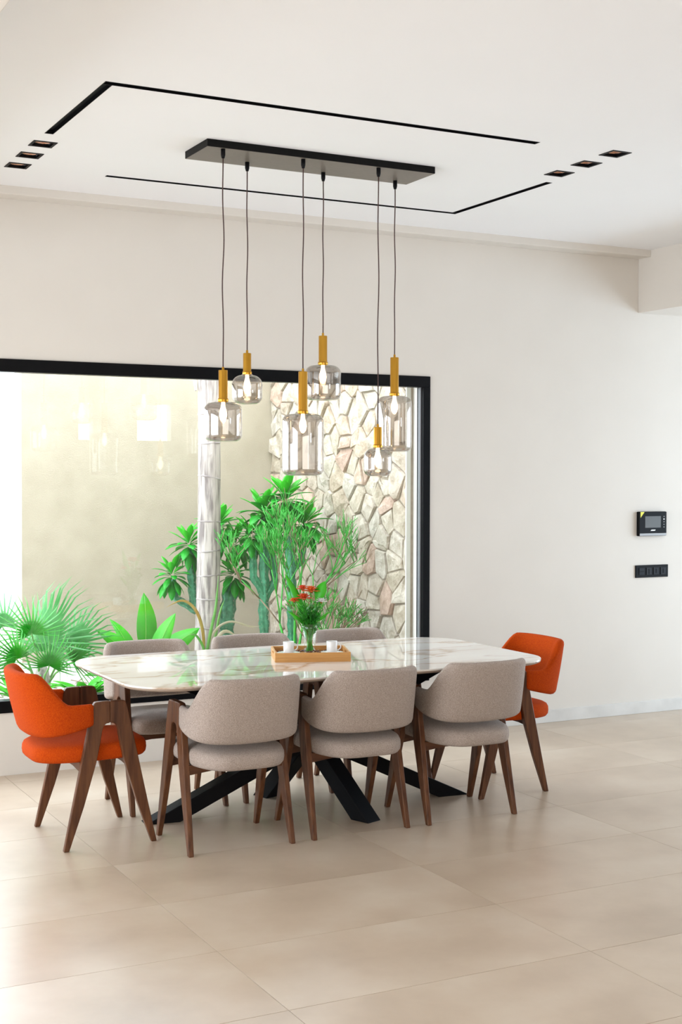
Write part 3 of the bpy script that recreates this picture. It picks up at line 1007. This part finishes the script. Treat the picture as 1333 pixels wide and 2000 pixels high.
def back_plan(s):
    # s in -1..1 along the shell, returns plan point of the mid surface and the outward normal
    K = [(-0.072, 0.243), (-0.150, 0.252), (-0.222, 0.240), (-0.275, 0.200), (-0.305, 0.118), (-0.315, 0.0)]
    full = K + [(x, -y) for x, y in reversed(K[:-1])]
    t = (1 - s) / 2 * (len(full) - 1)
    i = min(int(t), len(full) - 2)
    u = t - i

    def cr(u):
        g = lambda k: Vector(full[max(0, min(len(full) - 1, k))])
        p0, p1, p2, p3 = g(i - 1), g(i), g(i + 1), g(i + 2)
        return 0.5 * (2 * p1 + (p2 - p0) * u + (2 * p0 - 5 * p1 + 4 * p2 - p3) * u * u + (3 * p1 - p0 - 3 * p2 + p3) * u ** 3)
    p = cr(u)
    d = (cr(min(u + 0.01, 1.0)) - cr(max(u - 0.01, 0.0))).normalized()
    n = Vector((-d.y, d.x))
    if n.dot(p - Vector((-0.1, 0))) < 0:
        n = -n
    return p, n


def backrest_mesh():
    NU = 49
    L = []
    for i in range(NU):
        s = -1 + 2 * i / (NU - 1)
        p, n = back_plan(s)
        a = abs(s)
        zt = 0.812 - 0.148 * smooth01((a - 0.40) / 0.34)
        zb = 0.508 + 0.058 * a ** 2.2
        th = 0.052 - 0.020 * smooth01((a - 0.3) / 0.6)
        w_ = 1 - 0.9 * smooth01((a - 0.2) / 0.75)
        e = (1 - a) * 0.45 / 0.016                 # rounded ends
        cap = math.sqrt(max(0.0, 1 - (1 - min(1, e)) ** 2))
        r = th / 2 * (0.35 + 0.65 * cap)
        zt2, zb2 = zt - 0.010 * (1 - cap), zb + 0.010 * (1 - cap)
        pts = []
        for k in range(5):
            pts.append((r, zb2 + r + (zt2 - zb2 - 2 * r) * k / 4))
        for k in range(1, 6):
            q = PI * k / 6
            pts.append((r * math.cos(q), zt2 - r + r * math.sin(q)))
        for k in range(5):
            pts.append((-r, zt2 - r - (zt2 - zb2 - 2 * r) * k / 4))
        for k in range(1, 6):
            q = PI + PI * k / 6
            pts.append((r * math.cos(q), zb2 + r + r * math.sin(q)))
        lp = []
        for nn, z in pts:
            lean = -(z - 0.50) * 0.235 * w_
            bulge = -0.006 * math.sin(PI * (z - zb) / (zt - zb)) * (1 - a)
            lp.append((p.x + n.x * nn + lean + bulge, p.y + n.y * nn, z))
        L.append(lp)
    return MB().loops(L)


OUT_ = [(0.0, 0.672), (0.040, 0.672), (0.070, 0.670), (0.080, 0.655), (0.105, 0.540), (0.135, 0.40), (0.178, 0.20), (0.222, 0.0)]
INN_ = [(0.0, 0.572), (0.018, 0.569), (0.031, 0.557), (0.038, 0.535), (0.048, 0.48), (0.066, 0.395), (0.125, 0.20), (0.196, 0.0)]


def leg_mesh(fr, sd):
    mb = MB()
    vs_ = []
    for th in (-0.5, 0.5):
        for (x, z) in OUT_ + INN_:
            yc = 0.238 + 0.014 * (1 - z / 0.672)
            t = 0.030 - 0.006 * (1 - min(1, z / 0.4))
            vs_.append((fr * x, sd * yc + th * t, z))
    n = len(OUT_)
    m = 2 * n
    fs = []
    for i in range(n - 1):
        fs.append((i, i + 1, n + i + 1, n + i))
        fs.append((m + n + i, m + n + i + 1, m + i + 1, m + i))
        fs.append((i, m + i, m + i + 1, i + 1))
        fs.append((n + i + 1, m + n + i + 1, m + n + i, n + i))
    fs.append((n - 1, m + n - 1, m + 2 * n - 1, 2 * n - 1))
    fs.append((n, m + n, m, 0))
    mb.add(vs_, fs)
    return mb


def make_chair(name, fabric, label, group):
    t = empty(name, (0, 0, 0), label, 'chair', group)
    for sd in (1, -1):
        for fr in (1, -1):
            fix_normals(leg_mesh(fr, sd).build('leg', MT['walnut'], t, bevel=0.004))
    for x in (0.105, -0.128):
        MB().loops([[(x - 0.011, y, z0), (x + 0.011, y, z0), (x + 0.011, y, z1), (x - 0.011, y, z1)] for y, z0, z1 in
                    ((-0.236, 0.350, 0.396), (-0.12, 0.362, 0.396), (0.12, 0.362, 0.396), (0.236, 0.350, 0.396))]).build('rail', MT['walnut_x'], t, bevel=0.003)
    N = 56
    prof_ = [(0.86, 0.392), (0.955, 0.396), (0.99, 0.408), (1.0, 0.426), (0.995, 0.446), (0.965, 0.462), (0.90, 0.472), (0.70, 0.481), (0.35, 0.485)]
    Ls = []
    for k_, z in prof_:
        row = []
        for j in range(N):
            x, y = superplan(j / N)
            row.append(((x + 0.055) * k_ - 0.055, y * k_, z + (0.006 * (x + 0.055) / 0.27)))
        Ls.append(row)
    MB().loops(Ls).build('seat', MT[fabric], t, smooth=True)
    fix_normals(backrest_mesh().build('backrest', MT[fabric], t, smooth=True))
    return t


grey = make_chair('dining_chair', 'grey_fabric', 'x', 'taupe dining chairs along the table')
oran = make_chair('dining_chair', 'orange_fabric', 'x', 'orange chairs at the table ends')
spots = [(grey, 2.428, 5.885, 90, 'taupe wool armchair on the near side next to the left orange chair'),
         (grey, 3.047, 5.888, 90, 'taupe wool armchair at the middle of the near side of the table'),
         (grey, 3.668, 5.880, 90, 'taupe wool armchair on the near side next to the right orange chair'),
         (grey, 2.430, 6.695, -90, 'taupe wool armchair on the window side behind the left end of the table'),
         (grey, 3.050, 6.700, -90, 'taupe wool armchair on the window side left of the wooden tray'),
         (grey, 3.672, 6.715, -90, 'taupe wool armchair on the window side right of the flower vase'),
         (oran, 1.910, 6.262, 0, 'orange wool armchair at the left head of the table'),
         (oran, 4.150, 6.262, 180, 'orange wool armchair at the right head of the table')]
used = set()
for proto, x, y, rz, lab in spots:
    c = proto if proto.name not in used else copy_tree(proto)
    used.add(proto.name)
    c.location, c.rotation_euler = (x, y, 0), (0, 0, math.radians(rz))
    c['label'] = lab

# ------------------------------------------------------------------ pendant fixture
pf = empty('pendant_fixture', (3.053, 6.232, HC), 'long dark ceiling bar with six smoked glass pendants on brass holders', 'pendant lamp')
PX, PY = 3.053, 6.232
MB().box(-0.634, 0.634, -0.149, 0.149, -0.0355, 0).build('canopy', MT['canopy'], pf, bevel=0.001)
MB().box(-0.632, 0.632, -0.147, 0.147, -0.0365, -0.0355).build('canopy_lit_underside', MT['plate'], pf)  # thin sheet that carries the painted bounce light under the canopy
# x, y, holder top, holder bottom, glass bottom, glass radius, holder radius
lamps = [(2.508, 6.103, 2.218, 2.070, 1.875, 0.093, 0.0222), (2.720, 6.302, 2.325, 2.222, 2.070, 0.077, 0.0205),
         (2.941, 6.113, 2.228, 2.024, 1.710, 0.105, 0.0228), (3.160, 6.329, 2.436, 2.290, 2.102, 0.094, 0.0225),
         (3.363, 6.104, 1.960, 1.858, 1.708, 0.074, 0.0208), (3.585, 6.324, 2.342, 2.143, 1.840, 0.094, 0.0228)]
for k, (x, y, zt, zb, gb, gr, hr) in enumerate(lamps):
    cx, cy = x - PX, y - PY
    rr = random.Random(k + 40)
    ph, am = rr.uniform(0, 6), rr.uniform(0.002, 0.004)
    ztl, zbl, gbl = zt - HC, zb - HC, gb - HC
    z1 = -0.036
    MB().lathe([(0.007, z1 - 0.045), (0.011, z1 - 0.03), (0.011, z1)], 12, (cx, cy, 0)).build('strain_relief', MT['plastic'], pf, smooth=True)
    n = 26
    pts = []
    for i in range(n + 1):
        t = i / n
        env = math.sin(PI * t)
        pts.append((cx + am * env * math.sin(ph + t * 14), cy + am * env * math.cos(ph * 1.7 + t * 11), z1 - 0.04 + (ztl - z1 + 0.04) * t))
    MB().tube(pts, 0.0030, 7).build('cord', MT['cord'], pf, smooth=True)
    hold = MB().lathe([(0.004, ztl + 0.016), (0.006, ztl + 0.014), (0.006, ztl), (hr * 0.96, ztl), (hr, ztl - 0.003), (hr, zbl + 0.012), (hr * 1.16, zbl + 0.010), (hr * 1.16, zbl - 0.004), (hr * 0.7, zbl - 0.006)], 24, (cx, cy, 0)).build('lamp_holder', MT['brass'], pf, bevel=0.001)
    for p in hold.data.polygons:
        p.use_smooth = abs(p.normal.z) < 0.5
    # glass: rounded drum, 2.5 mm wall, open neck at the holder
    hgt = zbl - gbl
    rk = 0.040 if k not in (1, 4) else 0.048
    rkb = rk * (0.85 if k not in (1, 4) else 0.8)
    op = [(hr * 1.05, zbl)]
    rt_ = gr - rk
    op.append((hr * 1.3, zbl - 0.004))
    for i in range(9):
        a = PI / 2 * (1 - i / 8)
        op.append((gr - rk + rk * math.cos(a), zbl - 0.008 - rk + rk * math.sin(a)))
    for i in range(9):
        a = -PI / 2 * i / 8
        op.append((gr - rkb + rkb * math.cos(a), gbl + rkb + rkb * math.sin(a)))
    op.append((0.001, gbl + 0.004))
    ip = [(max(0.0005, r_ - 0.0025), z_ + (0.0025 if r_ < gr * 0.9 and z_ < gbl + 0.03 else -0.0005)) for r_, z_ in reversed(op)]
    g = MB().lathe(op + ip, 40, (cx, cy, 0), closed=True).build('glass_shade', MT['smoke'], pf, smooth=True)
    bz = zbl - 0.006
    MB().lathe([(0.009, bz), (0.010, bz - 0.02), (0.017, bz - 0.045), (0.019, bz - 0.062), (0.015, bz - 0.082), (0.006, bz - 0.094), (0.001, bz - 0.096)], 16, (cx, cy, 0)).build('bulb', MT['bulb'], hold, smooth=True)

# ------------------------------------------------------------------ recessed tracks and downlights
for t, lab in zip(tracks, ('black recessed L-shaped light track on the near side of the pendant bar', 'black recessed L-shaped light track on the window side of the pendant bar')):
    x0, y0 = min(h[0] for h in t), min(h[2] for h in t)
    root = empty('light_track', (x0, y0, HC), lab, 'light track')
    for (a, b_, c, d) in t:
        a, b_, c, d = a - x0, b_ - x0, c - y0, d - y0
        MB().box(a, b_, c, d, 0.018, 0.05).build('channel', MT['black'], root)
        for q in ((a, b_, c, c + 0.003), (a, b_, d - 0.003, d), (a, a + 0.003, c, d), (b_ - 0.003, b_, c, d)):
            MB().box(*q, -0.001, 0.018).build('channel_lip', MT['black'], root)
names = ['nearest the end of the black track at upper left', 'middle of the three at upper left', 'nearest the window wall at upper left',
         'farthest from the window wall at upper right', 'middle of the three at upper right', 'nearest the end of the black track at upper right']
for k, (x, y) in enumerate(downs):
    root = empty('downlight', (x, y, HC), 'square recessed downlight with dark trim, ' + names[k], 'downlight', 'square recessed downlights')
    s, i_ = DL / 2, DL / 2 - 0.009
    sq = lambda h, z: [(-h, -h, z), (h, -h, z), (h, h, z), (-h, h, z)]
    MB().loops([sq(s + 0.004, 0.0), sq(s + 0.004, -0.003), sq(i_, -0.003), sq(i_, 0.012), sq(s - 0.001, 0.012), sq(s - 0.001, 0.0)], closed=True).build('trim_ring', MT['black'], root)
    MB().loops([sq(i_ - 0.001, 0.012), sq(0.034, 0.075), sq(0.030, 0.075), sq(i_ - 0.003, 0.012)], closed=True).build('housing', MT['black'], root)
    n = 24
    MB().lathe([(0.042, 0.010), (0.030, 0.045), (0.027, 0.045), (0.0395, 0.010)], n, closed=True).build('reflector', MT['copper'], root, smooth=True)
    MB().lathe([(0.026, 0.040), (0.026, 0.052), (0.002, 0.052)], n).build('lamp', MT['lamp'], root)

# ------------------------------------------------------------------ wall devices
ic = empty('video_intercom', (6.505, WY, 1.372), 'black video intercom screen with yellow corner sticker on the wall', 'intercom')
IW, IH, ID = 0.128, 0.088, 0.030
MB().box(-IW, IW, -ID, 0, -IH, IH).build('body', MT['plastic'], ic, bevel=0.006)
MB().box(-IW + 0.004, IW - 0.004, -ID - 0.0015, -ID, -IH + 0.024, IH - 0.004).build('glass_front', MT['plastic'], ic)
MB().box(-IW + 0.006, IW - 0.006, -ID - 0.003, -ID, -IH + 0.002, -IH + 0.020).build('silver_strip', MT['silver'], ic, bevel=0.002)
MB().box(-0.074, 0.070, -ID - 0.003, -ID - 0.0015, -0.028, 0.055).build('screen', MT['screen'], ic)
for j in range(5):
    z = 0.052 - j * 0.019
    r = 0.0055 if j == 1 else 0.004
    o = MB().lathe([(r, 0), (r, 0.0015), (r * 0.6, 0.002)], 12).build('button', MT['silver'] if j != 1 else MT['white_print'], ic)
    o.rotation_euler = (PI / 2, 0, 0)
    o.location = (0.100, -ID - 0.0012, z)
sx = -IW + 0.012
MB().add([(sx, -ID - 0.0025, IH - 0.002), (sx + 0.036, -ID - 0.0025, IH - 0.002), (sx, -ID - 0.0025, IH - 0.044),
          (sx, -ID - 0.001, IH - 0.002), (sx + 0.036, -ID - 0.001, IH - 0.002), (sx, -ID - 0.001, IH - 0.044)],
         [(0, 2, 1), (3, 4, 5), (0, 1, 4, 3), (1, 2, 5, 4), (2, 0, 3, 5)]).build('sticker', MT['yellow'], ic)
# illegible white logo below the screen: a short slanted bar
MB().add([(-0.024, -ID - 0.0022, -0.051), (0.016, -ID - 0.0022, -0.051), (0.024, -ID - 0.0022, -0.042), (-0.014, -ID - 0.0022, -0.042),
          (-0.024, -ID - 0.001, -0.051), (0.016, -ID - 0.001, -0.051), (0.024, -ID - 0.001, -0.042), (-0.014, -ID - 0.001, -0.042)],
         [(0, 1, 2, 3), (7, 6, 5, 4), (0, 4, 5, 1), (1, 5, 6, 2), (2, 6, 7, 3), (3, 7, 4, 0)]).build('logo', MT['white_print'], ic)

sp = empty('switch_plate', (6.517, WY, 1.028), 'long black wall plate with four switch and socket modules below the intercom', 'switch')
MB().box(-0.150, 0.150, -0.010, 0, -0.045, 0.045).build('plate', MT['plastic'], sp, bevel=0.003)
for k in range(4):
    x = -0.096 + k * 0.066
    md = MB().box(x - 0.024, x + 0.024, -0.0135, -0.009, -0.026, 0.026).build('switch_module', MT['plastic_soft'], sp, bevel=0.0015)
    if k == 0:
        MB().box(x - 0.018, x + 0.018, -0.0145, -0.0135, -0.003, 0.003).build('slot', MT['plastic'], md)
    else:
        MB().box(x - 0.003, x + 0.003, -0.0150, -0.0135, -0.016, 0.016).build('rocker_line', MT['plastic'], md)

# ------------------------------------------------------------------ tray with coffee things and flowers
tx, ty, trz = 3.068, 6.285, math.radians(-20.4)
tray = empty('serving_tray', (tx, ty, TZ), 'rectangular bamboo serving tray on the marble table', 'tray', rz=trz)
TW, TD, THH, TT = 0.1925, 0.1475, 0.047, 0.009
MB().box(-TW, TW, -TD, TD, 0.0, 0.020).build('base', MT['bamboo'], tray)
for s in (-1, 1):
    y0, y1 = sorted((s * TD, s * (TD - TT)))
    MB().box(-TW, TW, y0, y1, 0.020, THH).build('side', MT['bamboo'], tray, bevel=0.0015)
    x0, x1 = sorted((s * TW, s * (TW - TT)))
    e = MB()
    e.box(x0, x1, -TD + TT, -0.035, 0.020, THH).box(x0, x1, 0.035, TD - TT, 0.020, THH).box(x0, x1, -0.035, 0.035, 0.020, 0.027).box(x0, x1, -0.035, 0.035, 0.039, THH)
    e.build('end', MT['bamboo'], tray)


def tray_pt(a, b_, z=0.0):
    c, s = math.cos(trz), math.sin(trz)
    return (tx + a * c - b_ * s, ty + a * s + b_ * c, TZ + z)


for k, (a, b_, rz, lab) in enumerate([(-0.112, 0.0, -20, 'left of the flower vase'), (0.112, -0.005, -25, 'right of the flower vase')]):
    sz = 0.0205
    s = MB().lathe([(0.028, 0), (0.030, 0.002), (0.058, 0.009), (0.060, 0.011), (0.057, 0.0115), (0.030, 0.006), (0.002, 0.006)], 32).build('saucer', MT['porcelain'], smooth=True)
    s.location = tray_pt(a, b_, sz)
    tag(s, 'white saucer under the cup ' + lab, 'saucer', 'white saucers on the tray')
    cup = empty('coffee_cup', tray_pt(a, b_, sz + 0.0065), 'white straight-sided coffee cup on its saucer ' + lab, 'cup', 'white coffee cups on the tray', math.radians(rz))
    MB().lathe([(0.022, 0), (0.025, 0.002), (0.027, 0.006), (0.0285, 0.060), (0.0275, 0.061), (0.026, 0.059), (0.0245, 0.008), (0.001, 0.006)], 32).build('cup_body', MT['porcelain'], cup, smooth=True)
    pts = [(0.026 + 0.020 * math.sin(PI * i / 8), 0, 0.032 + 0.017 * math.cos(PI * i / 8)) for i in range(9)]
    MB().tube(pts, 0.003, 8).build('handle', MT['porcelain'], cup, smooth=True)

bn = MB()
rb = random.Random(9)
for k in range(420):
    a, b_ = rb.uniform(-0.165, 0.165), rb.uniform(-0.125, 0.12)
    if any(math.hypot(a - u, b_ - v) < q for u, v, q in ((-0.112, 0, 0.067), (0.112, -0.005, 0.067), (0.0, 0.03, 0.045))):
        continue
    p = tray_pt(a, b_, 0.024 + rb.uniform(0, 0.004) + rb.random() * 0.022 * math.exp(-((a - 0.01) ** 2 / 0.0020 + (b_ + 0.055) ** 2 / 0.0022)))
    q = rb.uniform(0, PI)
    L = []
    for t in (-1, -0.7, 0, 0.7, 1):
        rr_ = 0.0045 * math.sqrt(max(0.02, 1 - t * t))
        L.append([(p[0] + 0.007 * t * math.cos(q) - rr_ * math.cos(u) * math.sin(q), p[1] + 0.007 * t * math.sin(q) + rr_ * math.cos(u) * math.cos(q), p[2] + rr_ * 0.8 * math.sin(u)) for u in [2 * PI * j / 6 for j in range(6)]])
    bn.loops(L)
tag(bn.build('coffee_beans', MT['beans'], smooth=True), 'loose dark brown coffee beans strewn in the tray', 'beans', kind='stuff')

VX, VY, VZ = tray_pt(0.0, 0.03, 0.0205)
vz = empty('flower_vase', (VX, VY, VZ), 'clear flared glass vase in the middle of the tray', 'vase')
vo = [(0.026, 0), (0.029, 0.003), (0.030, 0.03), (0.032, 0.08), (0.037, 0.125), (0.047, 0.155)]
vi = [(r - 0.003, z + (0.008 if z < 0.01 else 0)) for r, z in reversed(vo)]
MB().lathe(vo + vi, 32, cap0=True, cap1=True).build('vase_body', MT['vase'], vz, smooth=True)


def vloc(p):
    return (VX + p[0], VY + p[1], VZ + p[2])


# camera-right on the table runs roughly along (0.89, -0.46); lay the bouquet out in that direction
RXV = Vector((0.889, -0.459, 0))
RYV = Vector((0.459, 0.889, 0))


def bq(a, d, z):
    return RXV * a + RYV * d + Vector((0, 0, z))


def flower(a, d, z, r, mat, lab, petals=32, layers=4):
    top = bq(a, d, z)
    root = empty('flower', vloc((0, 0, 0.014)), lab, 'flower', 'flowers in the vase')
    foot = bq(-a * 0.25, -d * 0.25, 0.0)
    MB().tube([foot, foot.lerp(top, 0.5) - RXV * a * 0.15, top - Vector((0, 0, 0.014))], [0.0022, 0.0022, 0.0026], 6).build('stem', MT['stem'], root, smooth=True)
    MB().lathe([(0.001, 0.006), (r * 0.25, 0.004), (r * 0.32, -0.004), (r * 0.12, -0.012)], 12, tuple(top - Vector((0, 0, 0.014)))).build('flower_centre', MT['pollen'], root, smooth=True)
    pm = leaf_mesh(r, r * 0.46, 0.1, 4, 0.2, 0.6, 0.3).mesh('petal', MT[mat], True)
    k = 0
    for ly in range(layers):
        for j in range(petals // layers + 2):
            an = 2 * PI * j / (petals // layers + 2) + ly * 0.5
            el = 0.15 + 0.42 * ly
            dv = Vector((math.cos(an) * math.cos(el), math.sin(an) * math.cos(el), math.sin(el)))
            fc = Vector((-math.cos(an) * math.sin(el), -math.sin(an) * math.sin(el), math.cos(el)))
            o_ = link('petal', pm, root)
            place(o_, top - Vector((0, 0, 0.016)) + dv * r * 0.12, dv, fc, 1.0 - 0.15 * ly)
    return root


flower(-0.030, -0.02, 0.290, 0.040, 'petal_red', 'red-orange flower low at the front of the bouquet')
flower(0.006, 0.005, 0.325, 0.043, 'petal', 'large orange flower at the top centre of the bouquet')
flower(-0.038, 0.025, 0.335, 0.032, 'petal_red', 'small russet flower at the back of the bouquet')
flower(-0.082, 0.0, 0.275, 0.025, 'petal', 'small orange flower at the left edge of the bouquet')
flower(0.058, -0.005, 0.272, 0.032, 'white_petal', 'white flower at the right side of the bouquet', 20, 4)
# broad and blade leaves standing in the vase
lm = leaf_mesh(0.115, 0.062, 0.05, 8, 0.15, 0.95).mesh('leaf_blade', MT['broad'], True)
rt_ = empty('vase_leaf', vloc((0, 0, 0.014)), 'broad rounded green leaf at the upper right of the bouquet', 'leaf', 'leaves in the vase')
MB().tube([bq(-0.005, 0, 0), bq(0.015, 0, 0.12), bq(0.04, 0.0, 0.262)], 0.0024, 6).build('stem', MT['stem'], rt_, smooth=True)
place(link('leaf_blade', lm, rt_), bq(0.036, 0, 0.255), bq(0.35, 0.0, 0.9), bq(-0.4, -1, 0.2))
bm_ = leaf_mesh(0.22, 0.036, 0.10, 10, 0.2, 0.75).mesh('leaf_blade', MT['broad'], True)
for (a, d, z, da, dz, lab, sc) in [(-0.030, 0.01, 0.20, -0.42, 0.9, 'long green blade leaf leaning left out of the bouquet', 1.0),
                                   (-0.03, -0.02, 0.14, -0.75, 0.65, 'short green blade leaf drooping left of the vase rim', 0.5),
                                   (0.03, -0.02, 0.15, 0.75, 0.55, 'short green blade leaf drooping right of the vase rim', 0.42)]:
    q = empty('vase_leaf', vloc((0, 0, 0.014)), lab, 'leaf', 'leaves in the vase')
    MB().tube([bq(0.004, 0, 0), bq(a * 0.5, d, z * 0.6), bq(a, d, z + 0.004)], 0.0024, 6).build('stem', MT['stem'], q, smooth=True)
    place(link('leaf_blade', bm_, q), bq(a, d, z), bq(da, 0, dz), bq(0.3, -1, 0.25), sc)
fo = MB()
rf = random.Random(3)
for k in range(70):
    a, d = rf.uniform(-0.022, 0.022), rf.uniform(-0.022, 0.022)
    z1 = rf.uniform(0.15, 0.26)
    tp = bq(a * 2.9, d * 2.6, z1)
    fo.tube([bq(-a * 0.9, -d * 0.9, 0), bq(a * 0.5, d * 0.5, z1 * 0.5), tp], [0.0017, 0.0017, 0.001], 5)
    for j in range(5):
        t = 0.55 + 0.1 * j
        p = bq(a * 0.5, d * 0.5, z1 * 0.5).lerp(tp, (t - 0.5) * 2)
        an = rf.uniform(0, 2 * PI)
        dv = Vector((math.cos(an), math.sin(an), 0.8)).normalized()
        sd = dv.cross(Vector((0, 0, 1))).normalized() * 0.0075
        ln = rf.uniform(0.026, 0.045)
        fo.add([p, p + dv * ln * 0.5 + sd, p + dv * ln, p + dv * ln * 0.5 - sd, p + dv * ln * 0.5 + Vector((0, 0, -0.001))], [(0, 1, 2, 3), (4, 2, 1), (4, 1, 0), (4, 0, 3), (4, 3, 2)])
fo = fo.build('bouquet_foliage', MT['stem'])
fo.location = vloc((0, 0, 0.014))
tag(fo, 'dense dark green stems and small leaves filling the glass vase', 'foliage', kind='stuff')
